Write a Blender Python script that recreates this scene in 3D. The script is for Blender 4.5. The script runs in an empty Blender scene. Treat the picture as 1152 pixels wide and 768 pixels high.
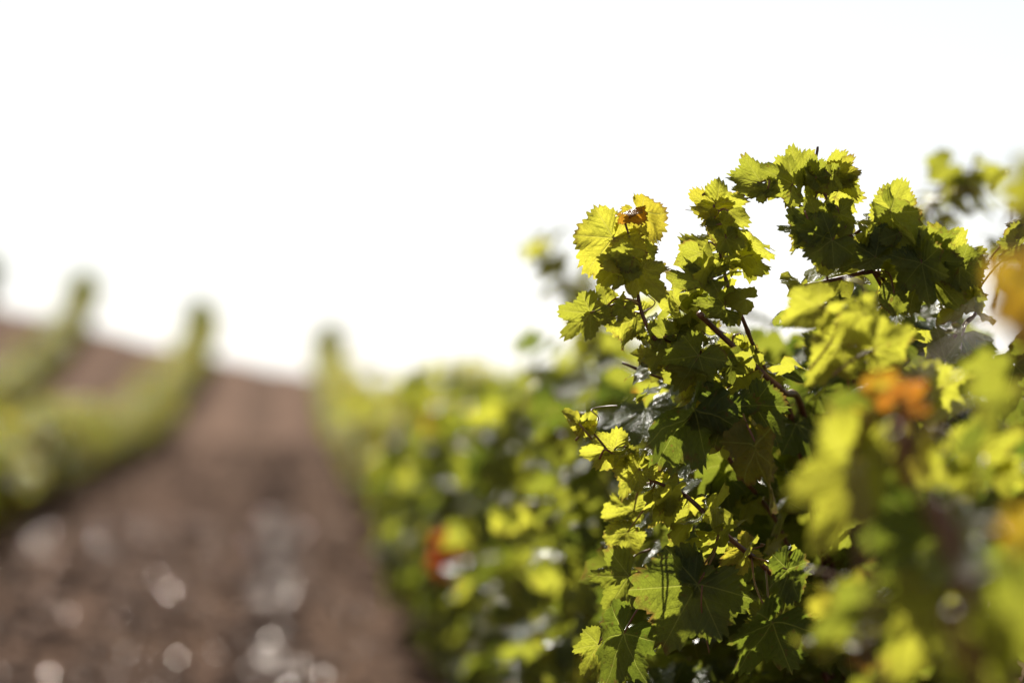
import bpy, math, random
from mathutils import Vector, Matrix, noise

SC = bpy.context.scene
COL = SC.collection
R_ = math.radians

# ------------------------------------------------------------------ camera
FPX = 2720.0                                   # 85 mm on a 36 mm sensor, in pixels of the 1152 wide photograph
YAW, PITCH = R_(5.1), R_(0.55)
CAM = Vector((0, 0, 1.16))
FW = Vector((math.sin(YAW) * math.cos(PITCH), math.cos(YAW) * math.cos(PITCH), math.sin(PITCH)))
RT = Vector((math.cos(YAW), -math.sin(YAW), 0))
UP = RT.cross(FW)
cd = bpy.data.cameras.new('camera')
cam = bpy.data.objects.new('camera', cd)
COL.objects.link(cam)
cam.matrix_world = Matrix.Translation(CAM) @ Matrix((RT, UP, -FW)).transposed().to_4x4()
cd.lens = 85
cd.sensor_width = 36
cd.clip_start = 0.05
cd.clip_end = 3000
cd.dof.use_dof = True
cd.dof.focus_distance = 3.0
cd.dof.aperture_fstop = 1.6
SC.camera = cam

# ------------------------------------------------------------------ sky, sun, exposure
SUN_EL, SUN_AZ = R_(42), R_(-5)               # azimuth from +Y, negative = to the left
world = bpy.data.worlds.new('World')
SC.world = world
world.use_nodes = True
wn = world.node_tree.nodes
sky = wn.new('ShaderNodeTexSky')
sky.sky_type = 'NISHITA'
sky.sun_disc = False
sky.sun_elevation = SUN_EL
sky.sun_rotation = SUN_AZ
sky.air_density = 1.0
sky.dust_density = 0.3
sky.ozone_density = 1.0
bg = wn['Background']
bg.inputs['Strength'].default_value = 0.056
hs = wn.new('ShaderNodeHueSaturation')          # thin haze: a paler sky
hs.inputs['Saturation'].default_value = 0.2
world.node_tree.links.new(sky.outputs[0], hs.inputs['Color'])
world.node_tree.links.new(hs.outputs[0], bg.inputs['Color'])
sl = bpy.data.lights.new('sun', 'SUN')
sl.energy = 5.0
sl.angle = R_(0.5)
sl.color = (1.0, 0.95, 0.86)
sun = bpy.data.objects.new('sun', sl)
COL.objects.link(sun)
sdir = Vector((math.sin(SUN_AZ) * math.cos(SUN_EL), math.cos(SUN_AZ) * math.cos(SUN_EL), math.sin(SUN_EL)))
sun.rotation_euler = (-sdir).to_track_quat('-Z', 'Y').to_euler()
sun.location = sdir * 50
SC.view_settings.view_transform = 'Standard'
SC.view_settings.look = 'None'
SC.view_settings.gamma = 1
SC.view_settings.use_curve_mapping = False
SC.view_settings.exposure = 1.0
SC.cycles.use_denoising = True
SC.cycles.max_bounces = 8
SC.cycles.transmission_bounces = 6
SC.cycles.diffuse_bounces = 4
SC.cycles.sample_clamp_indirect = 8


# ------------------------------------------------------------------ helpers
def at(px, py, d):
    """A point of the place: pixel of the photograph and distance in metres along the view."""
    return CAM + d * (FW + (px - 576) / FPX * RT - (py - 384) / FPX * UP)


def to_px(p):
    v = p - CAM
    d = v.dot(FW)
    return (576 + FPX * v.dot(RT) / d, 384 - FPX * v.dot(UP) / d, d)


def inside(poly, x, y):
    c = False
    j = len(poly) - 1
    for i in range(len(poly)):
        xi, yi = poly[i]
        xj, yj = poly[j]
        if (yi > y) != (yj > y) and x < (xj - xi) * (y - yi) / (yj - yi) + xi:
            c = not c
        j = i
    return c


class MB:
    """Collects geometry with a vein uv and a leaf colour attribute, links it as ONE mesh."""

    def __init__(self):
        self.v, self.f, self.uv, self.c = [], [], [], []

    def add(self, verts, faces, uv=None, col=(0, 0, 0, 0)):
        o = len(self.v)
        self.v += [tuple(p) for p in verts]
        self.f += [tuple(i + o for i in f) for f in faces]
        self.uv += uv if uv else [(0.0, 0.0)] * len(verts)
        self.c += col if isinstance(col, list) else [col] * len(verts)

    def mesh(self, name, mat):
        me = bpy.data.meshes.new(name)
        me.from_pydata(self.v, [], self.f)
        ul = me.uv_layers.new(name='veins')
        idx = [0] * len(me.loops)
        me.loops.foreach_get('vertex_index', idx)
        flat = []
        for i in idx:
            flat += self.uv[i]
        ul.data.foreach_set('uv', flat)
        ca = me.color_attributes.new('leafcol', 'FLOAT_COLOR', 'POINT')
        ca.data.foreach_set('color', [x for c in self.c for x in c])
        me.polygons.foreach_set('use_smooth', [True] * len(me.polygons))
        me.materials.append(mat)
        me.update()
        return me

    def build(self, name, mat, parent=None):
        o = bpy.data.objects.new(name, self.mesh(name, mat))
        COL.objects.link(o)
        o.parent = parent
        return o


def tag(o, label=None, cat=None, group=None, kind=None):
    if label: o['label'] = label
    if cat: o['category'] = cat
    if group: o['group'] = group
    if kind: o['kind'] = kind
    return o


def empty(name, loc):
    o = bpy.data.objects.new(name, None)
    o.location = loc
    o.empty_display_size = 0.1
    COL.objects.link(o)
    return o


def copy_tree(o, parent=None):
    c = o.copy()
    COL.objects.link(c)
    c.parent = parent
    for ch in list(o.children):
        copy_tree(ch, c)
    return c


def smooth_path(pts, n=6):
    out = []
    P = [pts[0] * 2 - pts[1]] + pts + [pts[-1] * 2 - pts[-2]]
    for i in range(1, len(P) - 2):
        for k in range(n):
            t = k / n
            a, b, c, d = P[i - 1], P[i], P[i + 1], P[i + 2]
            out.append(0.5 * ((2 * b) + (c - a) * t + (2 * a - 5 * b + 4 * c - d) * t * t + (3 * b - a - 3 * c + d) * t ** 3))
    out.append(pts[-1])
    return out


def tube(mb, pts, r0, r1, sides=8, knots=0.0, sub=6, rng=None):
    """A tapered tube along a smoothed path; knots swells it at the nodes of the cane."""
    pts = smooth_path([Vector(p) for p in pts], sub)
    n = len(pts)
    vs, fs, uv = [], [], []
    ref = Vector((0.3, 0.2, 1)).normalized()
    ln = 0.0
    for i, p in enumerate(pts):
        t = (pts[min(i + 1, n - 1)] - pts[max(i - 1, 0)]).normalized()
        if abs(t.dot(ref)) > 0.95:
            ref = Vector((1, 0.2, 0.1)).normalized()
        a = t.cross(ref).normalized()
        b = t.cross(a)
        if i: ln += (p - pts[i - 1]).length
        r = r0 + (r1 - r0) * i / (n - 1)
        if knots:
            r *= 1 + knots * max(0, math.cos(2 * math.pi * ln / 0.075)) ** 8
        for k in range(sides):
            an = 2 * math.pi * k / sides
            rr = r * (1 + (0.12 * noise.noise(p * 30 + Vector((k, 0, 0))) if knots else 0))
            vs.append(p + rr * (math.cos(an) * a + math.sin(an) * b))
            uv.append((ln, k / sides))
    for i in range(n - 1):
        for k in range(sides):
            k2 = (k + 1) % sides
            fs.append((i * sides + k, i * sides + k2, (i + 1) * sides + k2, (i + 1) * sides + k))
    fs.append(tuple(range(sides - 1, -1, -1)))
    fs.append(tuple((n - 1) * sides + k for k in range(sides)))
    mb.add(vs, fs, uv)
    return pts


# ------------------------------------------------------------------ materials
def newmat(name):
    m = bpy.data.materials.new(name)
    m.use_nodes = True
    nt = m.node_tree
    for n in list(nt.nodes):
        nt.nodes.remove(n)
    return m, nt, nt.nodes, nt.links


class NG:
    """Short hand for building node trees."""

    def __init__(self, nt):
        self.nt = nt

    def n(self, typ, **kw):
        nd = self.nt.nodes.new(typ)
        for k, v in kw.items():
            setattr(nd, k, v)
        return nd

    def set(self, sock, v):
        if isinstance(v, bpy.types.NodeSocket):
            self.nt.links.new(v, sock)
        else:
            sock.default_value = v

    def math(self, op, a, b=0.0, c=0.0, clamp=False):
        nd = self.n('ShaderNodeMath', operation=op, use_clamp=clamp)
        self.set(nd.inputs[0], a)
        self.set(nd.inputs[1], b)
        self.set(nd.inputs[2], c)
        return nd.outputs[0]

    def step(self, v, lo, hi, a=0.0, b=1.0):
        nd = self.n('ShaderNodeMapRange', interpolation_type='SMOOTHSTEP')
        self.set(nd.inputs[0], v)
        self.set(nd.inputs[1], lo)
        self.set(nd.inputs[2], hi)
        self.set(nd.inputs[3], a)
        self.set(nd.inputs[4], b)
        return nd.outputs[0]

    def mix(self, f, a, b, typ='MIX'):
        nd = self.n('ShaderNodeMix', data_type='RGBA', blend_type=typ)
        self.set(nd.inputs[0], f)
        self.set(nd.inputs[6], a if isinstance(a, bpy.types.NodeSocket) else (*a, 1))
        self.set(nd.inputs[7], b if isinstance(b, bpy.types.NodeSocket) else (*b, 1))
        return nd.outputs[2]

    def noise(self, scale, detail=3, vec=None, rough=0.55):
        nd = self.n('ShaderNodeTexNoise')
        nd.inputs['Scale'].default_value = scale
        nd.inputs['Detail'].default_value = detail
        nd.inputs['Roughness'].default_value = rough
        if vec: self.nt.links.new(vec, nd.inputs['Vector'])
        return nd.outputs['Fac']


def leaf_material():
    m, nt, N, L = newmat('vine_leaf')
    g = NG(nt)
    uv = g.n('ShaderNodeUVMap', uv_map='veins')
    sx = g.n('ShaderNodeSeparateXYZ')
    L.new(uv.outputs[0], sx.inputs[0])
    u, v = sx.outputs[0], sx.outputs[1]
    at_ = g.n('ShaderNodeAttribute', attribute_name='leafcol')
    sc = g.n('ShaderNodeSeparateColor')
    L.new(at_.outputs['Color'], sc.inputs[0])
    tone, aut, rnd = sc.outputs[0], sc.outputs[1], sc.outputs[2]
    rim = at_.outputs['Alpha']
    geo = g.n('ShaderNodeNewGeometry')
    back = geo.outputs['Backfacing']
    tc = g.n('ShaderNodeTexCoord')
    # the network of veins: midribs, side veins, fine mesh
    wmain = g.math('MULTIPLY_ADD', u, -0.010, 0.017)
    main = g.math('SUBTRACT', 1.0, g.step(v, g.math('MULTIPLY', wmain, 0.4), wmain))
    ph = g.math('FRACT', g.math('MULTIPLY', g.math('SUBTRACT', u, g.math('MULTIPLY', v, 0.95)), 7.0))
    sd = g.math('ABSOLUTE', g.math('SUBTRACT', ph, 0.5))
    side = g.math('SUBTRACT', 1.0, g.step(sd, 0.025, 0.075))
    vo = g.n('ShaderNodeTexVoronoi', feature='DISTANCE_TO_EDGE')
    vo.inputs['Scale'].default_value = 22
    L.new(uv.outputs[0], vo.inputs['Vector'])
    fine = g.math('SUBTRACT', 1.0, g.step(vo.outputs['Distance'], 0.02, 0.12))
    vein = g.math('MAXIMUM', main, g.math('MULTIPLY', side, 0.75))
    vein = g.math('MAXIMUM', vein, g.math('MULTIPLY', fine, 0.28))
    # colours of the blade
    blot = g.noise(38, 3, tc.outputs['Object'])
    blot2 = g.noise(11, 2, tc.outputs['Object'])
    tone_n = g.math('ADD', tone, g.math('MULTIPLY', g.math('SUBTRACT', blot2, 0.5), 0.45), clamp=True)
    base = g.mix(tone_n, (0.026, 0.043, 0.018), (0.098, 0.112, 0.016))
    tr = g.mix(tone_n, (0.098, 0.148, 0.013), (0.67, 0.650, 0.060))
    amask = g.math('MULTIPLY', aut, g.step(g.math('ADD', blot2, g.math('MULTIPLY', rim, 0.25)), 0.40, 0.66), clamp=True)
    base = g.mix(amask, base, g.mix(rnd, (0.24, 0.12, 0.015), (0.20, 0.03, 0.015)))
    tr = g.mix(amask, tr, g.mix(rnd, (0.62, 0.37, 0.015), (0.60, 0.07, 0.02)))
    # dry brown margin and small blemishes
    dry = g.math('MULTIPLY', g.step(rim, 0.84, 1.0), g.step(g.math('ADD', blot, g.math('MULTIPLY', aut, 0.22)), 0.50, 0.66))
    spot = g.math('MULTIPLY', g.step(g.noise(120, 2, tc.outputs['Object']), 0.64, 0.73), 0.6)
    dry = g.math('MAXIMUM', g.math('MULTIPLY', dry, 0.85), spot)
    base = g.mix(dry, base, (0.12, 0.055, 0.025))
    tr = g.mix(dry, tr, (0.22, 0.09, 0.03))
    base = g.mix(g.math('MULTIPLY', back, 0.2), base, (0.12, 0.15, 0.08))
    base = g.mix(g.math('MULTIPLY', vein, 0.75), base, (0.24, 0.26, 0.07))
    netw = g.math('MAXIMUM', g.math('MULTIPLY', side, 0.8), fine)
    tr = g.mix(g.math('MULTIPLY', netw, 0.42), tr, g.mix(tone, (0.05, 0.07, 0.008), (0.30, 0.30, 0.015)))
    tr = g.mix(g.math('MULTIPLY', main, 0.7), tr, g.mix(tone, (0.34, 0.38, 0.07), (0.62, 0.56, 0.10)))
    # relief: blade puffs up between the veins
    bmp = g.n('ShaderNodeBump')
    bmp.inputs['Strength'].default_value = 0.55
    bmp.inputs['Distance'].default_value = 0.0018
    h = g.math('ADD', g.math('MULTIPLY', vein, -1.0), g.math('ADD', g.math('MULTIPLY', blot, 2.2), g.math('MULTIPLY', g.noise(130, 3, tc.outputs['Object']), 0.8)))
    L.new(h, bmp.inputs['Height'])
    bs = g.n('ShaderNodeBsdfPrincipled')
    L.new(base, bs.inputs['Base Color'])
    g.set(bs.inputs['Roughness'], g.math('MULTIPLY_ADD', back, 0.22, 0.21))
    bs.inputs['Specular IOR Level'].default_value = 0.17
    L.new(bmp.outputs[0], bs.inputs['Normal'])
    tl = g.n('ShaderNodeBsdfTranslucent')
    L.new(tr, tl.inputs['Color'])
    L.new(bmp.outputs[0], tl.inputs['Normal'])
    mx = g.n('ShaderNodeMixShader')
    mx.inputs[0].default_value = 0.55
    L.new(bs.outputs[0], mx.inputs[1])
    L.new(tl.outputs[0], mx.inputs[2])
    out = g.n('ShaderNodeOutputMaterial')
    L.new(mx.outputs[0], out.inputs[0])
    return m


def bark_material(name, c1, c2, scale, rough, bump):
    m, nt, N, L = newmat(name)
    g = NG(nt)
    tc = g.n('ShaderNodeTexCoord')
    mp = g.n('ShaderNodeMapping')
    mp.inputs['Scale'].default_value = (1, 1, 0.25)
    L.new(tc.outputs['Object'], mp.inputs[0])
    f = g.noise(scale, 5, mp.outputs[0])
    col = g.mix(g.step(f, 0.35, 0.65), c1, c2)
    bmp = g.n('ShaderNodeBump')
    bmp.inputs['Strength'].default_value = bump
    bmp.inputs['Distance'].default_value = 0.004
    L.new(f, bmp.inputs['Height'])
    bs = g.n('ShaderNodeBsdfPrincipled')
    L.new(col, bs.inputs['Base Color'])
    bs.inputs['Roughness'].default_value = rough
    L.new(bmp.outputs[0], bs.inputs['Normal'])
    out = g.n('ShaderNodeOutputMaterial')
    L.new(bs.outputs[0], out.inputs[0])
    return m


def soil_material():
    m, nt, N, L = newmat('soil')
    g = NG(nt)
    geo = g.n('ShaderNodeNewGeometry')
    pos = geo.outputs['Position']
    big = g.noise(0.9, 3, pos)
    mid = g.noise(7, 4, pos)
    fine = g.noise(60, 5, pos, 0.7)
    col = g.mix(g.step(big, 0.3, 0.7), (0.070, 0.037, 0.022), (0.110, 0.063, 0.038))
    col = g.mix(g.math('MULTIPLY', g.step(mid, 0.45, 0.75), 0.6), col, (0.125, 0.075, 0.050))
    col = g.mix(g.math('MULTIPLY', g.step(fine, 0.55, 0.8), 0.5), col, (0.12, 0.083, 0.064))
    # the dry, trodden wheel tracks are paler than the turned soil between them
    sp = g.n('ShaderNodeSeparateXYZ')
    L.new(pos, sp.inputs[0])
    lane = g.math('SUBTRACT', g.math('FLOORED_MODULO', g.math('ADD', sp.outputs[0], 2.10), 2.78), 1.39)
    t1 = g.step(g.math('ABSOLUTE', g.math('SUBTRACT', lane, 0.58)), 0.10, 0.30, 1, 0)
    t2 = g.step(g.math('ABSOLUTE', g.math('SUBTRACT', lane, -0.45)), 0.12, 0.42, 1, 0)
    trk = g.math('MULTIPLY', g.math('MAXIMUM', t1, t2), g.step(g.noise(1.6, 4, pos), 0.25, 0.65))
    col = g.mix(g.math('MULTIPLY', trk, 0.6), col, (0.205, 0.124, 0.086))
    bmp = g.n('ShaderNodeBump')
    bmp.inputs['Strength'].default_value = 0.9
    bmp.inputs['Distance'].default_value = 0.03
    g.set(bmp.inputs['Height'], g.math('ADD', mid, g.math('MULTIPLY', fine, 0.6)))
    bs = g.n('ShaderNodeBsdfPrincipled')
    L.new(col, bs.inputs['Base Color'])
    bs.inputs['Roughness'].default_value = 0.95
    bs.inputs['Specular IOR Level'].default_value = 0.04
    L.new(bmp.outputs[0], bs.inputs['Normal'])
    out = g.n('ShaderNodeOutputMaterial')
    L.new(bs.outputs[0], out.inputs[0])
    return m


def stone_material():
    m, nt, N, L = newmat('stone')
    g = NG(nt)
    geo = g.n('ShaderNodeNewGeometry')
    r = geo.outputs['Random Per Island']
    gl = g.n('ShaderNodeAttribute', attribute_name='leafcol').outputs['Fac']
    col = g.mix(r, (0.055, 0.032, 0.023), (0.13, 0.085, 0.063))
    bs = g.n('ShaderNodeBsdfPrincipled')
    L.new(col, bs.inputs['Base Color'])
    g.set(bs.inputs['Roughness'], g.step(gl, 0.0, 1.0, 0.95, 0.23))
    g.set(bs.inputs['Specular IOR Level'], g.step(gl, 0.0, 1.0, 0.05, 0.5))
    bs.inputs['Specular Tint'].default_value = (0.90, 0.62, 0.46, 1)
    out = g.n('ShaderNodeOutputMaterial')
    L.new(bs.outputs[0], out.inputs[0])
    return m


LEAF = leaf_material()
CANE = bark_material('red_cane', (0.075, 0.026, 0.016), (0.15, 0.062, 0.032), 60, 0.42, 0.25)
PETIOLE = bark_material('petiole', (0.17, 0.055, 0.030), (0.20, 0.125, 0.040), 40, 0.40, 0.1)
BARK = bark_material('vine_bark', (0.040, 0.027, 0.020), (0.115, 0.080, 0.058), 45, 0.9, 1.0)
SOIL = soil_material()
STONE = stone_material()


# ------------------------------------------------------------------ the ground
def lift(x, y):
    """Height of the ground: level by the camera, rising to a crest, higher to the left."""
    if y <= 28: s = 0.0
    elif y <= 50: s = ((y - 28) / 25) ** 2
    else:
        s0 = (22 / 25) ** 2
        k = 2 * 22 / 25 / 25
        t = y - 50
        if t < 8: s = s0 + k * t - 0.5 * (k + 0.09) / 8 * t * t
        else: s = s0 + k * 8 - 0.5 * (k + 0.09) * 8 - 0.09 * (t - 8)
    lat = 1.0 - 0.185 * max(-30, min(4.5, x)) + 0.06 * max(0, -2 - x)
    s *= 1.1
    return s * lat if s > 0 else s * 1.0


def ground_z(x, y):
    z = lift(x, y)
    if -3 < y < 62 and -10 < x < 6:
        # wheel tracks and hoed ridges of the lane, repeating from lane to lane
        c = ((x + 0.71 + 1.39) % 2.78) - 1.39
        z += 0.035 * math.exp(-((c - 0.56) / 0.13) ** 2) + 0.03 * math.exp(-((c + 0.5) / 0.16) ** 2)
        z -= 0.03 * math.exp(-((c - 0.18) / 0.2) ** 2)
        z += 0.05 * math.exp(-((abs(c) - 1.39) / 0.35) ** 2)
        if y < 36:
            z += 0.032 * noise.noise(Vector((x * 3.1, y * 2.3, 0))) + 0.020 * noise.noise(Vector((x * 11, y * 9, 3)))
    return z


def axis(stops):
    out = []
    for (a, b, st) in stops:
        n = max(1, int(round((b - a) / st)))
        out += [a + (b - a) * i / n for i in range(n)]
    out.append(stops[-1][1])
    return out


xs = axis([(-500, -60, 55), (-60, -10, 2.5), (-10, -3, 0.25), (-3, 1.5, 0.06), (1.5, 6, 0.3), (6, 60, 3), (60, 500, 55)])
ys = axis([(-200, -3, 20), (-3, 6, 0.5), (6, 22, 0.07), (22, 36, 0.25), (36, 62, 0.5), (62, 120, 3), (120, 700, 30)])
gm = MB()
gm.add([(x, y, ground_z(x, y)) for y in ys for x in xs],
       [(j * len(xs) + i, j * len(xs) + i + 1, (j + 1) * len(xs) + i + 1, (j + 1) * len(xs) + i)
        for j in range(len(ys) - 1) for i in range(len(xs) - 1)])
tag(gm.build('ground', SOIL), kind='structure')

rng = random.Random(5)
st = MB()
ico = [(0, 0, 1), (0.9, 0, 0.3), (0.28, 0.85, 0.35), (-0.7, 0.5, 0.3), (-0.7, -0.55, 0.25), (0.3, -0.85, 0.3),
       (0.7, 0.5, -0.35), (-0.3, 0.85, -0.3), (-0.9, 0, -0.35), (-0.25, -0.85, -0.3), (0.7, -0.5, -0.4), (0, 0, -0.9)]
icf = [(0, 1, 2), (0, 2, 3), (0, 3, 4), (0, 4, 5), (0, 5, 1), (1, 6, 2), (2, 7, 3), (3, 8, 4), (4, 9, 5), (5, 10, 1),
       (6, 7, 2), (7, 8, 3), (8, 9, 4), (9, 10, 5), (10, 6, 1), (11, 7, 6), (11, 8, 7), (11, 9, 8), (11, 10, 9), (11, 6, 10)]
for i in range(15000):
    y = 7.5 + (11 * rng.random() ** 1.3 if i % 3 == 0 else 26 * rng.random() ** 1.5)
    q = rng.random()
    if q < 0.24: x = rng.gauss(-0.14, 0.11)
    elif q < 0.40: x = rng.gauss(-1.10, 0.22)
    else: x = rng.uniform(-3.2, 0.5)
    if i % 3 == 0: x = rng.gauss(-0.12, 0.07) if q < 0.45 else rng.uniform(-2.0, -0.45) if q < 0.9 else rng.uniform(-.4, .4)
    s = rng.uniform(0.010, 0.018) if i % 3 == 0 else rng.uniform(0.006, 0.017) * (4.5 if i % 60 == 1 else 2.6 if i % 6 == 1 else 1)
    rot = Matrix.Rotation(rng.uniform(0, 6.3), 3, 'Z') @ Matrix.Rotation(rng.uniform(-0.8, 0.8), 3, 'X')
    c = Vector((x, y, ground_z(x, y) + s * 0.25))
    sq = Vector((1, rng.uniform(0.6, 1.2), rng.uniform(0.45, 0.85)))
    st.add([c + rot @ Vector([a * b * s * rng.uniform(0.85, 1.15) for a, b in zip(p, sq)]) for p in ico], icf, None, ((1, 1, 1, 1) if i % 3 == 0 else (0.1, 0.1, 0.1, 0.1)))
pe = st.build('clods', STONE)
for p in pe.data.polygons: p.use_smooth = False
tag(pe, kind='stuff')


# ------------------------------------------------------------------ leaves
CTRL = [(0, 1.0), (9, 0.965), (18, 0.85), (27, 0.74), (36, 0.80), (45, 0.90), (54, 0.935), (63, 0.88), (72, 0.78), (81, 0.70),
        (90, 0.74), (99, 0.78), (108, 0.79), (117, 0.75), (126, 0.70), (135, 0.66), (144, 0.61), (153, 0.54), (162, 0.40)]


def leaf_geo(rng, step, rings, fold=0.25, curl=0.2, wave=0.08, cup=0.0, sinus=1.0, teeth=0.072):
    """A lobed, toothed vine leaf; x across, y to the tip, z up; length from stalk to tip is 1."""
    n = int(round(162 / step))
    sin_l, sin_r = sinus * rng.uniform(0.8, 1.2), sinus * rng.uniform(0.8, 1.2)
    lob = {k: rng.uniform(0.9, 1.1) for k in (0, 54, 108, -54, -108)}
    p1, p2, k1 = rng.uniform(0, 6.3), rng.uniform(0, 6.3), rng.choice((3, 4, 5))
    q = Vector((rng.uniform(0, 50), rng.uniform(0, 50), 0))
    vs, fs, uv, rim = [Vector((0, 0, 0))], [], [(0.0, 0.0)], [0.0]
    for i in range(-n, n + 1):
        a = i * step
        b = abs(a)
        for (a0, r0), (a1, r1) in zip(CTRL, CTRL[1:]):
            if a0 <= b <= a1 + 1e-6:
                R = r0 + (r1 - r0) * (b - a0) / (a1 - a0)
                break
        near = min((0, 54, 108), key=lambda k: abs(b - k))
        dl = abs(b - near)
        dpth = sin_l if a < 0 else sin_r
        R *= lob[near if a >= 0 or near == 0 else -near] if dl < 20 else 1
        if dl > 9 and b < 100:
            R *= 1 - 0.30 * (dpth - 0.95) * math.sin(min(1, (dl - 9) / 18) * math.pi / 2) * 2
        if step > 4:
            jag = (1 if i % 2 == 0 else -1) * teeth * rng.uniform(0.4, 1.4) * 0.75
        else:
            ph = a / 9.5 + 0.16 * math.sin(a * 0.11 + p1) + 0.1 * math.sin(a * 0.29 + p2)
            tau = ph - math.floor(ph)
            amp = 0.7 + 0.6 * math.sin(math.floor(ph) * 12.9898 + p1) ** 2
            tau = tau / 0.6 if tau < 0.6 else (1 - tau) / 0.4
            jag = teeth * 2.3 * amp * (tau ** 0.9 - 0.5)
        th = R_(a)
        main = min((0, 54, 108), key=lambda k: abs(b - k))
        d = R_(b - main)
        for k in range(1, rings + 1):
            f = (k / rings) ** 0.85
            r = f * R * (1 + jag * f ** 7)
            x, y = r * math.sin(th), r * math.cos(th)
            u, v = r * math.cos(d), abs(r * math.sin(d))
            z = -fold * (math.sqrt(x * x + 0.006) - 0.077) + cup * (x * x + y * y) - curl * max(0, y) ** 2 * 0.8
            z += wave * f * f * r * math.sin(k1 * th + p1) * 1.3 + wave * 0.8 * noise.noise(q + Vector((x * 2.2, y * 2.2, 0)))
            z += 0.016 * (1 - math.exp(-v / 0.04)) + (0.013 + wave * 0.05) * math.cos(2 * math.pi * 7 * (u - 0.95 * v)) * min(1, v / 0.08)
            z += (0.012 + 0.12 * wave) * noise.noise(q + Vector((x * 8, y * 8, 5)))
            z += wave * 0.35 * f ** 4 * math.sin(9 * th + p2)
            vs.append(Vector((x, y, z)))
            uv.append((u, v))
            rim.append(f)
    m = 2 * n + 1
    for i in range(m - 1):
        fs.append((0, 1 + (i + 1) * rings, 1 + i * rings))
        for k in range(rings - 1):
            p, s = 1 + i * rings + k, 1 + (i + 1) * rings + k
            fs.append((p, s, s + 1, p + 1))
    return vs, fs, uv, rim


def put_leaf(mb, geo, org, xa, ya, za, ln, w, tone, aut=0.0, rnd=0.0):
    vs, fs, uv, rim = geo
    mb.add([org + (xa * (p.x * w) + ya * p.y + za * p.z) * ln for p in vs], fs, uv,
           [(tone, aut, rnd, r) for r in rim])


def droop_frame(rng, out):
    """How a leaf hangs: face up and outwards, tip out and down."""
    up = Vector((0, 0, 1))
    n = (out * rng.uniform(0.0, 1.1) + up * rng.uniform(0.15, 1.0) +
         Vector((rng.gauss(0, 0.5), rng.gauss(0, 0.5), rng.gauss(0, 0.3)))).normalized()
    t = out * 0.6 - up * 0.7 + Vector((rng.gauss(0, 0.6), rng.gauss(0, 0.6), rng.gauss(0, 0.4)))
    t = (t - n * t.dot(n)).normalized()
    return t.cross(n), t, n


def rand_geo(rng, step, rings):
    return leaf_geo(rng, step, rings, rng.uniform(-0.1, 0.5), rng.uniform(-0.1, 0.5), rng.uniform(0.05, 0.16),
                    rng.uniform(-0.15, 0.15), rng.uniform(0.8, 1.25))


_r = random.Random(77)
GEO_MID = [rand_geo(_r, 9, 3) for _ in range(24)]
GEO_LOW = [leaf_geo(_r, 13.5, 1, _r.uniform(0, .4), 0.2, 0.08, teeth=0.02) for _ in range(16)]
GEO_FAR = [leaf_geo(_r, 27, 1, _r.uniform(0, .4), 0.2, 0.08, teeth=0.0) for _ in range(12)]


def rand_tone(rng):
    tone = min(1, max(0, rng.gauss(0.48, 0.25)))
    aut, rn = 0.0, rng.random()
    if rng.random() < 0.008: aut = rng.uniform(0.5, 1.0)
    return tone, aut, rn


# ------------------------------------------------------------------ vines of the rows, far ones
def bush_point(rng, a, b, z0, z1, shell):
    """A point of a bush: half widths a (across), b (along), between heights z0 and z1; shell pushes it outwards."""
    while True:
        p = Vector((rng.uniform(-1, 1), rng.uniform(-1, 1), rng.uniform(-1, 1)))
        r = p.length
        if 0.05 < r < 1: break
    k = (r ** shell) / r
    p *= k
    if noise.noise(p * 1.7 + Vector((a * 90, z1 * 70, 0))) < -0.12 and rng.random() < 0.8:
        return bush_point(rng, a, b, z0, z1, shell)
    # broad at the shoulder, narrower at the skirt
    h = (p.z + 1) / 2
    wd = 0.78 + 0.28 * h
    return Vector((p.x * a * wd, p.y * b * wd, z0 + (z1 - z0) * h))


def trunk_mesh(rng, h, r):
    mb = MB()
    x = y = 0.0
    pts = [Vector((0, 0, -0.05))]
    for k in range(1, 5):
        x += rng.gauss(0, 0.022)
        y += rng.gauss(0, 0.022)
        pts.append(Vector((x, y, h * k / 4)))
    tube(mb, pts, r * 1.3, r, 8, 0.35, 4)
    return mb, pts[-1]


def cane_pts(rng, head, tip):
    mid = head.lerp(tip, 0.5) + Vector((rng.gauss(0, .04), rng.gauss(0, .04), rng.uniform(.02, .10)))
    return [head, mid, tip]


def far_vine(rng, height, n_leaf, geos, size=(0.075, 0.115), shade=0.0):
    root = empty('grapevine', (0, 0, 0))
    tb, head = trunk_mesh(rng, height * 0.42, 0.032)
    tb.build('trunk', BARK, root)
    cb = None
    for k in range(5):
        tip = bush_point(rng, 0.30, 0.5, height * 0.5, height * 0.98, 0.3)
        cb = MB()
        tube(cb, cane_pts(rng, head, tip), 0.007, 0.003, 5, 0, 3)
        cb.build('cane', CANE, root)
    fb = MB()
    for i in range(n_leaf):
        if i < n_leaf * 0.06:                              # loose shoots above the bush
            p = Vector((rng.gauss(0, .14), rng.gauss(0, .3), height * rng.uniform(0.95, 1.12)))
        else:
            p = bush_point(rng, 0.37, 0.56, 0.18, height, 0.50)
        out = Vector((p.x, p.y, 0.15 * rng.random()))
        out = out.normalized() if out.length > 0.01 else Vector((1, 0, 0))
        xa, ya, za = droop_frame(rng, out)
        t, a, r = rand_tone(rng)
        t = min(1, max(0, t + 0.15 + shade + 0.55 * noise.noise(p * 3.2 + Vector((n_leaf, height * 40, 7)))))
        if shade == 0 and rng.random() < 0.22: a, r = max(a, rng.uniform(0.25, 0.5)), 0.05
        put_leaf(fb, rng.choice(geos), p, xa, ya, za, rng.uniform(*size) * 0.62, 1.0, t, a, r)
    tag(fb.build('foliage', LEAF, root), kind='stuff')
    return root


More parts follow.
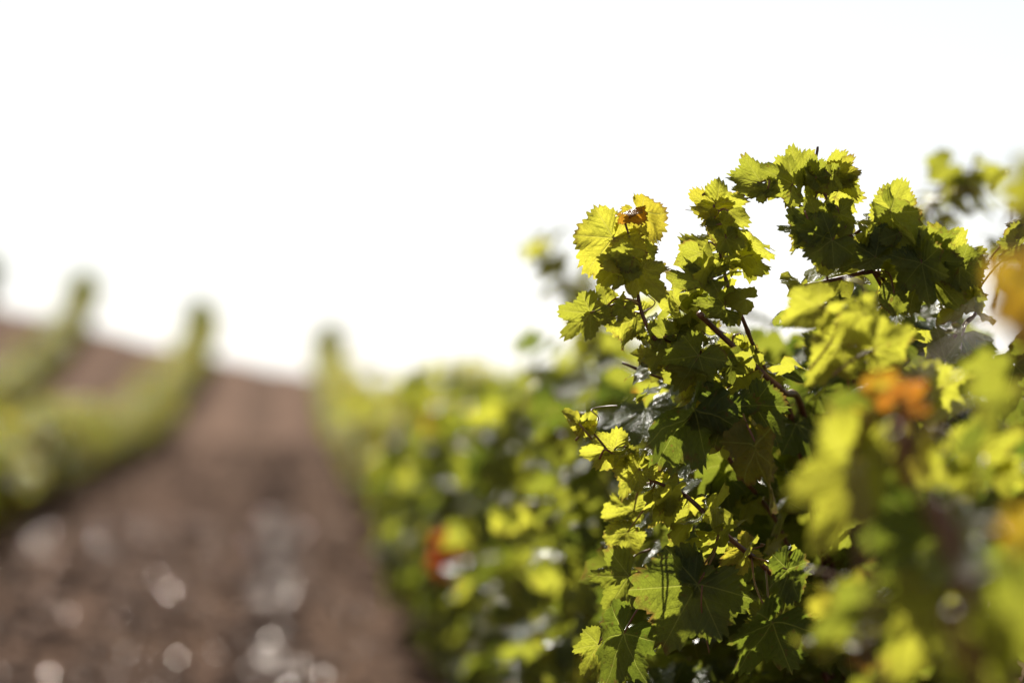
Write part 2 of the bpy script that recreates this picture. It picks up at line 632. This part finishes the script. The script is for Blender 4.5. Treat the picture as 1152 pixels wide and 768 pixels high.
rng = random.Random(21)
protos = [far_vine(rng, 0.86 + 0.03 * (k % 3), 560, GEO_LOW if k < 3 else GEO_FAR) for k in range(6)]
protos.append(far_vine(rng, 0.92, 800, GEO_LOW, (0.075, 0.115), -0.40))       # row-end vines, their backlit darkness painted into the leaf tone
used = set()
ORD = ['first', 'second', 'third', 'fourth', 'fifth', 'sixth', 'seventh', 'eighth']


def set_vine(k, x, y, label, group, sz=1.0, rz=0.0):
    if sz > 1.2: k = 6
    if k in used:
        o = copy_tree(protos[k])
    else:
        o = protos[k]
        used.add(k)
    o.location = (x, y, lift(x, y) + 0.03)
    o.rotation_euler = (0, 0, rz)
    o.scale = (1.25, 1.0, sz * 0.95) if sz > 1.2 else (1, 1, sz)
    return tag(o, label, 'grapevine', group)


RX, LX, MX, KX = 0.70, -2.02, -4.58, -6.98
G = 'vines in the rows up the hill'
# the row on the right, beyond the sharp vine
y, i = 9.35, 0
while y < 53.6:
    k = rng.randrange(3) if y < 20 else 3 + rng.randrange(3)
    last = y + 1.2 >= 53.6
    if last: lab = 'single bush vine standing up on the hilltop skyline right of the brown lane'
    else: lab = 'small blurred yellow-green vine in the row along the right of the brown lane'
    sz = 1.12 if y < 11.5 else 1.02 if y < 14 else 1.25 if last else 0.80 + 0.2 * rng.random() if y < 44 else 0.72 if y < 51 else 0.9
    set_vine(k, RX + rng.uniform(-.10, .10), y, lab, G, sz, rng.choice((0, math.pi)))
    y += 1.2
y = 11.2
while y < 53.6:
    k = rng.randrange(3) if y < 20 else 3 + rng.randrange(3)
    last = y + 1.2 >= 53.6
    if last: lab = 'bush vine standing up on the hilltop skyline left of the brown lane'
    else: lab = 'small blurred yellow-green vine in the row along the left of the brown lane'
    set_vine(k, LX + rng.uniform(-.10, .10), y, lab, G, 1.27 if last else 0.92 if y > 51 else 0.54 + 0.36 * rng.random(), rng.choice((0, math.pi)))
    y += 1.2
y = 34.0
while y < 53.9:
    last = y + 1.2 >= 53.9
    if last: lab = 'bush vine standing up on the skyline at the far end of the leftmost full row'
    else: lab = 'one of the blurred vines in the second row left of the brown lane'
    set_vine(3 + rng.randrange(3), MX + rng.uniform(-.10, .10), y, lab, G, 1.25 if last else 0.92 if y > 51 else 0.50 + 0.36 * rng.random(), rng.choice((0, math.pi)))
    y += 1.2
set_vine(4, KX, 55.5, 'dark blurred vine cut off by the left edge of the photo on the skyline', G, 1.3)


# ------------------------------------------------------------------ single leaves with a stalk
def stalk(parent, org, end, rng, r=0.0013):
    mb = MB()
    mid = (org + end) / 2 + Vector((rng.gauss(0, .006), rng.gauss(0, .006), rng.uniform(0, .012)))
    tube(mb, [org, mid, end], r * 0.9, r * 1.2, 6, 0, 4)
    return mb.build('petiole', PETIOLE, parent)


# ------------------------------------------------------------------ blurred vines right behind the sharp one
def mid_vine(rng, x, y, height, n_leaf, n_fill, label, zlow=0.12, shoots=(), pool=None, reject=None, a=0.40, b=0.62, red=()):
    root = empty('grapevine', (x, y, 0))
    tag(root, label, 'grapevine', 'vines in the rows up the hill')
    tb, head = trunk_mesh(rng, 0.45, 0.034)
    tb.build('trunk', BARK, root)
    for k in range(7):
        tip = bush_point(rng, 0.28, 0.5, height * 0.5, height * 0.95, 0.3)
        if reject and reject(tip + root.location): continue
        cb = MB()
        tube(cb, cane_pts(rng, head, tip), 0.0065, 0.003, 6, 0.3, 5)
        cb.build('cane', CANE, root)
    for pts in shoots:
        cb = MB()
        loc = [p - root.location for p in pts]
        tube(cb, loc, 0.004, 0.0022, 6, 0.3, 5)
        cb.build('cane', CANE, root)
    done = tries = 0
    spots = []
    for pts in shoots:
        sp = smooth_path([p - root.location for p in pts], 7)
        spots += [p + Vector((rng.gauss(0, .03), rng.gauss(0, .03), rng.gauss(0, .02))) for p in sp[len(sp) // 3:] for _ in range(2)]
    spots = rng.sample(spots, min(len(spots), 32))
    nsh = len(spots)
    while len(spots) < n_leaf and tries < 20000:
        tries += 1
        p = bush_point(rng, a, b, zlow, height, 0.25)
        if p.x > 0.22: continue                              # the lane side is the side seen
        if reject and reject(p + root.location): continue
        spots.append(p)
    spots += [Vector(q) - root.location for q in red]
    for i, p in enumerate(spots):
        out = Vector((p.x - 0.1, p.y * 0.7, 0.1))
        out = out.normalized()
        xa, ya, za = droop_frame(rng, out)
        t, au, rn = rand_tone(rng)
        if i >= len(spots) - len(red): t, au, rn, ya = 0.6, 2.5, 1.0, Vector((rng.gauss(0, .3), 0, -1)).normalized()
        if au > 2: za = ya.cross(Vector((1, 0.35, 0)).normalized()).normalized(); xa = ya.cross(za)
        ln = rng.uniform(0.038, 0.070)
        if i < nsh: ln, t = rng.uniform(0.034, 0.056), min(1, t + 0.25)
        mb = MB()
        put_leaf(mb, rng.choice(GEO_MID), Vector(), xa, ya, za, ln, rng.uniform(.85, 1.1), t, au, rn)
        o = mb.build('leaf', LEAF, root)
        o.location = p
        if i >= len(spots) - len(red): o['label'] = 'red autumn leaf'
        stalk(o, Vector(), -ya * 0.045 - out * 0.02 - za * 0.012, rng)
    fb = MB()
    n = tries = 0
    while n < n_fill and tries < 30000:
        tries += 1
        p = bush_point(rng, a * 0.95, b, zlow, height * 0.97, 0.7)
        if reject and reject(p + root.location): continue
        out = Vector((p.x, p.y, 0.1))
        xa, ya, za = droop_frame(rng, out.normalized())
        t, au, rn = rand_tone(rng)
        put_leaf(fb, rng.choice(GEO_MID), p, xa, ya, za, rng.uniform(0.042, 0.072), 1, t * .7, au, rn)  # lowered tone paints the shade of the gaps into inner leaves
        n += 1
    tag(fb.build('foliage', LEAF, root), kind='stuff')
    return root


rng = random.Random(31)
mid_vine(rng, RX + 0.04, 4.45, 1.29, 90, 480,
         'blurred bush vine right behind the sharp vine, with loose shoots rising against the sky',
         shoots=[[at(1010, 330, 4.4), at(1050, 270, 4.35), at(1085, 215, 4.3), at(1100, 172, 4.3)],
                 [at(985, 330, 4.1), at(1030, 270, 4.1), at(1060, 205, 4.1)],
                 [at(1120, 350, 4.0), at(1135, 290, 4.0), at(1142, 235, 4.0)]])
mid_vine(rng, RX + 0.02, 5.65, 1.27, 90, 480,
         'blurred vine with one thin leafy shoot sticking up left of the sharp vine',
         shoots=[[at(690, 480, 5.5), at(668, 400, 5.45), at(640, 330, 5.4), at(606, 272, 5.4)],
                 [at(720, 440, 5.6), at(680, 370, 5.6), at(640, 312, 5.6)]])
mid_vine(rng, RX - 0.05, 6.9, 1.17, 90, 480, 'blurred bush vine carrying a few red leaves low on its lane side',
         red=[at(496, 606, 6.12), at(503, 620, 6.10), at(508, 634, 6.12), at(498, 630, 6.15)])
mid_vine(rng, RX - 0.08, 8.1, 1.12, 90, 480, 'blurred bush vine whose foliage first reaches down to the lane at the bottom edge')

# ------------------------------------------------------------------ the sharp vine
rng = random.Random(8)
HERO = Vector((0.78, 3.28, 0))
hero = empty('grapevine', HERO)
tag(hero, 'sharply focused grapevine with backlit lobed leaves and red canes against the white sky', 'grapevine',
    'vines in the rows up the hill')
tb, head = trunk_mesh(rng, 0.52, 0.036)
tb.build('trunk', BARK, hero)
HEAD = HERO + head

D = 3.0
CANES = [  # pixel, pixel, depth offset; then radius at the root and at the tip
    ([(905, 470, .22), (880, 440, .05), (842, 405, .02), (806, 372, .0), (786, 352, -.02)], 0.0052, 0.0034),
    ([(862, 420, .06), (846, 385, .03), (836, 360, .0), (820, 325, 0), (811, 290, 0), (806, 255, 0), (803, 230, 0)], 0.0030, 0.0014),
    ([(890, 470, .2), (838, 428, .06), (790, 396, .04), (755, 383, .02), (735, 380, 0)], 0.0055, 0.0036),
    ([(735, 380, 0), (722, 352, 0), (716, 320, 0), (713, 285, 0), (703, 250, 0)], 0.0030, 0.0013),
    ([(840, 432, .10), (800, 436, .08), (752, 428, .08), (700, 408, .07)], 0.0028, 0.0016),
    ([(898, 680, .22), (868, 645, .05), (815, 600, 0), (788, 572, 0), (770, 556, 0)], 0.0045, 0.0028),
    ([(770, 556, 0), (745, 545, 0), (720, 534, 0), (700, 526, 0), (690, 515, 0), (672, 492, 0), (659, 480, 0)], 0.0022, 0.0012),
    ([(960, 420, .25), (985, 370, .15), (1000, 335, .05), (986, 306, 0), (950, 312, 0), (905, 322, 0)], 0.0034, 0.0024),
    ([(1000, 335, .05), (980, 300, .02), (955, 262, .0), (935, 232, 0), (918, 195, 0), (920, 165, 0)], 0.0036, 0.0013),
    ([(1020, 470, .25), (1065, 392, .05), (1085, 365, .0), (1098, 348, 0), (1078, 320, .02), (1040, 290, .02), (1010, 262, 0), (1001, 236, 0)], 0.0036, 0.0014),
    ([(955, 268, .02), (975, 254, 0), (1001, 237, 0)], 0.0022, 0.0014),
    ([(940, 250, .02), (892, 228, 0), (868, 213, 0), (852, 205, 0)], 0.0026, 0.0013),
    ([(842, 400, .04), (818, 378, .06), (770, 350, .06), (752, 335, .05), (748, 322, .05)], 0.0026, 0.0013),
    ([(880, 600, .25), (830, 530, .12), (800, 480, .05), (795, 440, .02), (796, 412, .0)], 0.0034, 0.0022),
]
cane_points = []
for k, (pts, r0, r1) in enumerate(CANES):
    P = [at(x, y, D + dz) - HERO for x, y, dz in pts]
    if pts[0][2] >= 0.2:
        P = [head + Vector((rng.gauss(0, .02), rng.gauss(0, .02), 0)), (head + P[0]) / 2 + Vector((0, 0.05, 0))] + P
    cb = MB()
    sp = tube(cb, P, r0, r1, 8, 0.35, 7)
    cb.build('cane', CANE, hero)
    cane_points += sp

# blade by blade: stalk end, tip, width, depth, pitch, roll, tone (leaf age plus painted light and shade), autumn, look, size
Y = 'yellow'
BLADES = [
    # the pale shoot tip on the left
    (690, 268, 651, 314, 1.0, .00, 10, 10, 1.0, .12, 'pale yellow leaf with a ragged brown margin'),
    (712, 274, 682, 243, .9, .02, -10, 15, 1.0, .15, 'pale yellow leaf with a ragged brown margin'),
    (703, 239, 731, 227, .42, -.02, 10, 50, .9, 1.2, 'small dry orange leaf curled at the shoot tip'),
    (721, 240, 757, 276, .75, -.01, 10, 25, .85, .35, None),
    (716, 302, 700, 350, .95, -.03, -15, 5, .92, 0, None),
    (701, 300, 668, 320, .8, -.05, 20, 10, .75, 0, None),
    (714, 290, 685, 279, .8, -.06, 10, -10, .75, 0, None),
    (683, 344, 645, 333, .8, .00, 15, 20, .85, 0, None),
    (664, 352, 629, 387, .75, -.02, -10, 20, .6, 0, None),
    (702, 346, 697, 367, .9, -.04, 0, 10, .3, 0, None),
    (727, 288, 733, 333, .7, .02, 0, 50, .85, 0, None),
    (800, 284, 751, 299, .85, .02, 10, 10, .97, 0, None),
    (800, 314, 747, 322, .8, -.03, 0, 25, .3, 0, None),
    (764, 345, 742, 300, .8, .05, 0, 35, .8, 0, None),
    # the middle shoot
    (805, 236, 770, 218, .75, .00, 10, 15, .95, .2, None),
    (806, 229, 849, 255, .75, .00, -10, 10, .85, 0, None),
    (803, 246, 785, 256, .8, -.01, 0, 0, .95, .2, None),
    (812, 252, 831, 277, .8, -.02, 10, 30, .6, 0, None),
    (835, 273, 880, 285, .8, .01, 0, 45, .92, 0, None),
    (817, 268, 824, 297, .8, -.03, 0, 10, .4, 0, None),
    (833, 288, 862, 312, .7, .00, 0, -40, .7, 0, None),
    # the top leaves
    (856, 205, 818, 203, .85, .01, 10, 25, .55, 0, None),
    (892, 207, 852, 186, .95, -.02, 5, -15, .55, 0, 'broad green leaf at the top of the vine'),
    (864, 213, 840, 222, .7, -.02, 0, 40, .4, 0, None),
    (897, 194, 887, 158, 1.0, .01, 10, -10, .7, 0, None),
    (906, 206, 911, 170, .8, -.02, -10, 25, .3, 0, None),
    (918, 200, 903, 176, .8, -.03, 0, 15, .25, 0, None),
    (932, 196, 949, 167, .75, .01, 0, 15, .8, 0, None),
    (940, 198, 975, 193, .75, .00, 10, 10, .7, .15, None),
    (944, 204, 975, 217, .6, -.01, 0, 25, .65, 0, None),
    (943, 215, 967, 249, .85, .01, 0, 15, .92, 0, None),
    (935, 198, 938, 232, .7, -.03, 0, 30, .3, 0, None),
    (920, 250, 882, 238, .95, -.02, 5, 15, .25, 0, None),
    (916, 224, 896, 226, 1.0, -.01, 0, 0, .65, 0, None),
    (913, 256, 870, 263, .8, -.04, 0, 20, .15, 0, None),
    (917, 260, 881, 284, .6, -.05, 0, 50, .8, 0, None),
    (936, 270, 899, 298, 1.05, -.06, 0, 10, .12, 0, 'dark shaded leaf'),
    (945, 240, 956, 274, .8, -.03, 0, 25, .25, 0, None),
    (951, 256, 947, 275, .8, -.05, 0, 40, .9, 0, None),
    (986, 286, 988, 247, .85, -.02, 10, 10, .45, 0, None),
    (1008, 262, 1001, 300, .7, -.01, 0, 40, .85, 0, None),
    (998, 268, 984, 303, .75, -.04, 0, 45, .15, 0, None),
    (985, 289, 934, 301, .8, -.05, 0, 30, .12, 0, None),
    (931, 292, 911, 312, .7, -.02, 0, 10, .85, 0, None),
    (1002, 238, 1017, 195, .75, .00, 0, 15, .8, 0, None),
    (1002, 238, 1041, 275, .7, -.04, 0, 20, .18, 0, None),
    (1012, 262, 1041, 291, .6, -.05, 0, 40, .7, 0, None),
    (1052, 262, 1033, 262, 1.0, .00, 0, 10, .7, .2, None),
    (1037, 294, 1070, 254, .8, -.04, 0, 10, .12, 0, 'dark shaded leaf'),
    (1064, 294, 1115, 281, .85, .00, 0, -5, .85, 0, None),
    (1037, 294, 1083, 354, .95, -.02, 0, 5, .2, 0, 'dark shaded leaf'),
    (1080, 299, 1110, 324, .95, -.05, 0, 0, .15, 0, None),
    (1037, 296, 1046, 350, .8, -.06, 0, 10, .1, 0, None),
    (1083, 311, 1091, 358, .7, .02, 0, 25, .85, 0, None),
    (1005, 313, 990, 331, .9, .02, 0, 0, .9, 0, None),
    (1006, 330, 1008, 363, .75, -.05, 0, 15, .15, 0, None),
    (1011, 318, 1031, 358, .7, .00, 0, 20, .75, 0, None),
    (1063, 404, 1050, 360, .8, -.12, 0, 10, .1, 0, 'small dark leaf with three blunt lobes'),
    (1152, 252, 1127, 268, .7, -.05, 0, 35, .7, .2, None),
    (1150, 275, 1120, 300, .8, -.05, 0, 15, .6, 0, None),
    # bright leaves standing forward of the focus
    (921, 345, 871, 364, .8, -.32, 0, 15, .97, 0, None),
    (940, 362, 961, 325, .85, -.34, 0, 10, .95, 0, None),
    (946, 388, 903, 440, .7, -.28, 0, 10, .95, 0, None),
    (985, 392, 1032, 372, .9, -.36, 0, 10, .95, 0, None),
    (972, 352, 988, 400, .8, -.40, 0, 20, .9, 0, None),
    (930, 400, 905, 372, .8, -.22, 0, 20, .2, 0, None),
    (1048, 438, 1102, 470, .85, -.30, 0, 20, .92, 0, None),
    # middle of the vine
    (714, 356, 705, 400, .75, .03, 0, 25, .85, 0, None),
    (746, 379, 726, 358, .9, .00, 0, 10, .3, 0, None),
    (790, 372, 762, 350, .7, .03, 0, 30, .85, 0, None),
    (816, 346, 774, 341, .8, -.02, 0, 10, .2, 0, None),
    (757, 384, 740, 427, .8, .05, 0, 10, .88, 0, None),
    (786, 400, 757, 446, .85, -.03, 0, 15, .12, 0, None),
    (791, 425, 766, 454, .8, .03, 0, 5, .82, 0, None),
    (795, 452, 823, 431, .8, .05, 0, 10, .82, 0, None),
    (830, 400, 850, 440, .8, .05, 0, 10, .8, 0, None),
    (826, 392, 812, 425, .8, .05, 0, 20, .85, 0, None),
    (781, 460, 730, 522, .75, -.06, 25, -35, .08, 0, 'dark glossy leaf reflecting the pale sky'),
    (816, 458, 800, 518, .95, -.05, 0, 5, .12, 0, 'dark shaded leaf'),
    (848, 455, 880, 500, .95, -.02, 0, 10, .12, 0, None),
    (655, 480, 633, 452, .6, .00, 0, 30, 1.0, .15, None),
    (657, 480, 670, 459, .7, .00, 0, 15, 1.0, 0, None),
    (691, 506, 646, 511, .75, .00, 0, 30, 1.0, 0, None),
    (692, 512, 723, 499, .7, -.01, 0, None, .9, 0, 'pale gleaming leaf'),
    (1040, 446, 1088, 428, .8, -.20, 0, None, .5, 0, None),
    (1080, 400, 1112, 386, .9, -.10, 0, None, .5, 0, None),
    (719, 528, 690, 563, .8, -.02, 0, 10, .92, 0, None),
    (722, 531, 707, 509, .9, .00, 0, 15, .92, 0, None),
    (748, 566, 727, 600, .75, -.02, 0, 15, .92, 0, None),
    (748, 570, 756, 550, .8, -.02, 0, 20, .9, 0, None),
    (713, 574, 671, 577, .7, .12, 0, 40, .9, 0, None),
    (706, 598, 684, 632, .8, .10, 0, 10, .8, 0, None),
    (708, 648, 676, 694, .95, .06, 0, 10, .35, 0, None),
    (702, 712, 664, 770, .95, -.02, 0, -15, .12, 0, None),
    (673, 724, 652, 760, .9, .03, 0, 10, .5, 0, None),
    (785, 657, 738, 732, 1.0, -.06, -8, 12, .20, 0, 'broad half-shaded leaf with pale veins hanging from a red stalk'),
    (780, 650, 757, 611, .75, -.05, 0, 20, .25, 0, None),
    (840, 619, 805, 634, .85, .02, 0, 10, .85, .25, None),
    (869, 700, 824, 765, .9, -.08, 20, -30, .08, 0, 'dark glossy leaf reflecting the pale sky'),
    (866, 703, 833, 674, .7, -.02, 0, 20, .5, 0, None),
    (852, 502, 876, 584, .5, -.10, 0, 40, .25, .25, 'long folded leaf with reddish-brown spots'),
    (885, 640, 872, 700, .5, -.06, 0, 40, .15, 0, None),
]


def blade(spec, parent, base, D, near):
    jx, jy, tx, ty, w, dz, pit, roll, tone, aut, lab = spec
    org = at(jx, jy, D + dz)
    tip = at(tx, ty, D + dz)
    img = tip - org
    ln = img.length
    if tone < 0.5 and jy < 420: tone += 0.2  # lit look of the upper leaves painted into their tone
    if not lab: pit += rng.uniform(-18, 18)
    a = (img.normalized() * math.cos(R_(pit)) + FW * math.sin(R_(pit))).normalized()
    s = a.cross(FW).normalized()
    if s.cross(a).dot(FW) < 0: s = -s
    if roll is None:                                   # lies so that its gloss catches the sun
        n = (sdir - FW).normalized()
        a = (img - n * img.dot(n)).normalized()
        s = a.cross(n)
        pit = 0
    else:
        s = Matrix.Rotation(R_(roll + (0 if lab else rng.uniform(-22, 22))), 3, a) @ s
        n = s.cross(a)
    geo = leaf_geo(rng, 3.0, 11, rng.uniform(.0, .55), rng.uniform(-.1, .55), rng.uniform(.10, .22), rng.uniform(-.25, .25),
                   rng.uniform(.7, 1.2))
    mb = MB()
    put_leaf(mb, geo, Vector(), s, a, n, ln * 0.84 / math.cos(R_(pit)), w * 1.0, tone, aut, 0.6 if aut > 1.3 else 0.35 if aut > 0.97 else 0.12)
    o = mb.build('leaf', LEAF, parent)
    o.location = org - base
    if lab: o['label'] = lab
    loc = org - base
    best = min(near, key=lambda p: (p - loc).length) if near else None
    if best is not None and (best - loc).length < 0.13:
        end = best - loc
        if end.length < 0.012: end = -a * 0.02
    else:
        end = -a * 0.05 + FW * 0.03 - UP * 0.01
    stalk(o, Vector(), end, rng)
    return o


for spec in BLADES:
    blade(spec, hero, HERO, D, cane_points)

tm = MB()
tube(tm, [at(790, 658, 2.93) - HERO, at(789, 680, 2.93) - HERO, at(792, 705, 2.94) - HERO, at(798, 734, 2.94) - HERO], .0011, .0007, 6)
tm.build('tendril', PETIOLE, hero)
for x, y, q in [(722, 352, 1), (806, 262, -1), (659, 482, 1)]:
    tm = MB()
    o0 = at(x, y, 3.0)
    tube(tm, [o0 + q * RT * (0.004 * k + 0.010 * math.sin(k * 1.1)) + UP * (0.008 * k * (1 - 0.07 * k)) + FW * 0.008 * math.cos(k * 1.1) - HERO
              for k in range(9)], .0009, .0004, 5, 0, 4)
    tm.build('tendril', PETIOLE, hero)

# the rest of the sharp vine's leaves: the shaded mass behind the ones seen
INNER = [(700, 440), (760, 425), (835, 395), (900, 355), (935, 315), (1000, 310), (1060, 350), (1152, 370), (1152, 900),
         (690, 900), (690, 660), (722, 560), (735, 470)]
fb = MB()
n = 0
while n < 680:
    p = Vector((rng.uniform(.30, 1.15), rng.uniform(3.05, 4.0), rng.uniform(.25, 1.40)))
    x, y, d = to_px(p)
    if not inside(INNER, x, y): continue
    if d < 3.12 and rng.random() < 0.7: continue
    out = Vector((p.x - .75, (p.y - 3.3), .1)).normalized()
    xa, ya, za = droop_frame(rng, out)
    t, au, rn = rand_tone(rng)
    put_leaf(fb, rng.choice(GEO_MID), p - HERO, xa, ya, za, rng.uniform(.042, .068), 1, t * .5, au, rn)  # halved tone paints in the shade inside the vine
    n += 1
n = 0
while n < 120:                                             # small young leaves along the canes
    q = rng.choice(cane_points)
    p = q + Vector((rng.gauss(0, .028), rng.gauss(0, .05), rng.gauss(0, .026)))
    x, y, d = to_px(p + HERO)
    if d > 3.25 or d < 2.85 or y > 720 or (p - q).length > 0.05 or y < 238 or x < 720 or (x < 770 and y < 350): continue
    xa, ya, za = droop_frame(rng, Vector((-.5, rng.uniform(-.6, .6), .2)).normalized())
    put_leaf(fb, rand_geo(rng, 9, 4), p, xa, ya, za, rng.uniform(.018, .038), 1, rng.uniform(.35, 1), 0, 0)
    n += 1
tag(fb.build('foliage', LEAF, hero), kind='stuff')

# ------------------------------------------------------------------ the vine beside the camera, out of focus
rng = random.Random(14)
NEAR = Vector((0.80, 1.95, 0))
near = empty('grapevine', NEAR)
tag(near, 'nearest vine, strongly blurred, with yellow and orange leaves across the right edge', 'grapevine',
    'vines in the rows up the hill')
tb, head = trunk_mesh(rng, 0.5, 0.034)
tb.build('trunk', BARK, near)
ncp = []
for pts, r0, r1 in [([(1040, 560, 1.80), (1028, 510, 1.76), (1020, 470, 1.74), (1008, 440, 1.74)], .0055, .0032),
                    ([(1100, 760, 1.75), (1090, 690, 1.72), (1075, 620, 1.72), (1062, 560, 1.74)], .0058, .004),
                    ([(1200, 560, 1.5), (1170, 420, 1.36), (1150, 340, 1.32), (1140, 250, 1.32)], .005, .003),
                    ([(1010, 800, 1.75), (985, 700, 1.75), (968, 600, 1.75), (962, 520, 1.75)], .004, .0025)]:
    P = [head, ] + [at(x, y, d) - NEAR for x, y, d in pts]
    cb = MB()
    ncp += tube(cb, P, r0, r1, 8, .3, 6)
    cb.build('cane', CANE, near)
NB = [  # tone here also carries painted light and shade, leaf by leaf
    (962, 520, 915, 640, .60, 1.75, 0, 10, .9, 0, None),
    (985, 468, 915, 515, .7, 1.80, 0, 20, .25, 0, None),
    (965, 490, 1000, 440, .8, 1.80, 0, 10, .9, .6, None),
    (1010, 455, 1046, 420, .8, 1.72, 0, 10, .8, 1.6, 'blurred orange-red leaf'),
    (995, 440, 962, 425, .9, 1.75, 0, 10, .9, 1.0, 'blurred orange leaf'),
    (1030, 500, 1015, 560, .7, 1.75, 0, 30, .8, .3, None),
    (1178, 325, 1130, 385, .8, 1.45, 0, 15, .9, .95, 'strongly blurred amber leaf'),
    (1195, 300, 1162, 355, .9, 1.45, 0, 15, .9, .9, None),
    (1176, 212, 1116, 216, .9, 1.6, 0, 10, .5, .1, None),
    (1180, 235, 1130, 200, .8, 1.62, 0, 10, .5, .3, None),
    (1178, 345, 1118, 372, .8, 1.52, 0, 10, .8, .98, None),
    (1158, 325, 1150, 415, .75, 1.50, 0, 10, .8, .95, None),
    (1160, 600, 1108, 600, .9, 1.45, 0, 15, .85, .9, 'blurred orange leaf'),
    (1160, 640, 1120, 660, .9, 1.50, 0, 15, .3, 0, None),
    (1055, 690, 1000, 775, .95, 1.65, 0, 10, .92, 0, None),
    (1050, 700, 1090, 730, .9, 1.68, 0, 10, .9, 0, None),
    (955, 668, 905, 695, .7, 1.85, 0, 15, .95, .2, None),
    (955, 672, 985, 700, .7, 1.85, 0, 15, .9, 0, None),
    (940, 715, 885, 736, .9, 2.20, 0, None, .6, 0, 'pale gleaming leaf'),
    (975, 742, 950, 722, .8, 1.80, 0, 15, .9, 1.2, 'small blurred orange leaf'),
    (1100, 575, 1136, 556, .8, 1.80, 0, None, .5, 0, None),
    (1060, 530, 1050, 590, .8, 1.80, 0, 15, .9, 0, None),
    (1085, 520, 1110, 560, .8, 1.80, 0, 25, .3, 0, None),
    (1090, 560, 1070, 610, .7, 1.75, 0, 25, .85, 0, None),
    (1095, 510, 1160, 480, .8, 1.90, 0, 15, .85, 0, None),
    (1130, 530, 1170, 520, .8, 1.90, 0, 30, .9, 0, None),
    (1060, 655, 1108, 690, .8, 1.75, 0, 20, .85, 0, None),
    (1060, 600, 990, 650, 1.0, 1.70, 0, 10, .1, 0, None),
    (1030, 580, 1010, 670, .9, 1.78, 0, 10, .1, 0, None),
    (1120, 690, 1160, 760, .9, 1.55, 0, 20, .45, 0, None),
    (1100, 720, 1130, 780, .9, 1.55, 0, 20, .5, 0, None),
    (1000, 690, 960, 760, .8, 1.80, 0, 25, .3, 0, None),
    (1105, 640, 1150, 610, .8, 1.65, 0, 20, .2, 0, None),
    (1000, 560, 1045, 620, .8, 1.85, 0, 20, .2, 0, None),
    (1110, 450, 1150, 430, .9, 2.0, 0, 20, .5, 0, None),
    (1100, 420, 1140, 400, .9, 2.2, 0, 20, .5, 0, None),
]
for spec in NB:
    s = list(spec)
    s[5] = 0.0
    blade(tuple(s), near, NEAR, spec[5] + (0.45 if 1.6 < spec[5] < 1.95 else 0.22 if spec[5] < 1.65 else 0.0), ncp)
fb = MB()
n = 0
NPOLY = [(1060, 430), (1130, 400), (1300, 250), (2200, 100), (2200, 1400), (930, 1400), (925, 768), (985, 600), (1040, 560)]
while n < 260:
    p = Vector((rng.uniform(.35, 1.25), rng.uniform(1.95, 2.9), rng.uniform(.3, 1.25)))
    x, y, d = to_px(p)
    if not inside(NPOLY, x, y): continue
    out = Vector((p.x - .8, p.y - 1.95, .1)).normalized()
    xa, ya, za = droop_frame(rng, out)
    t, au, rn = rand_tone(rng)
    put_leaf(fb, rng.choice(GEO_MID), p - NEAR, xa, ya, za, rng.uniform(.042, .066), 1, t * .45, au * 1.2, rn)  # low tone paints the dark interior between the blurred leaves
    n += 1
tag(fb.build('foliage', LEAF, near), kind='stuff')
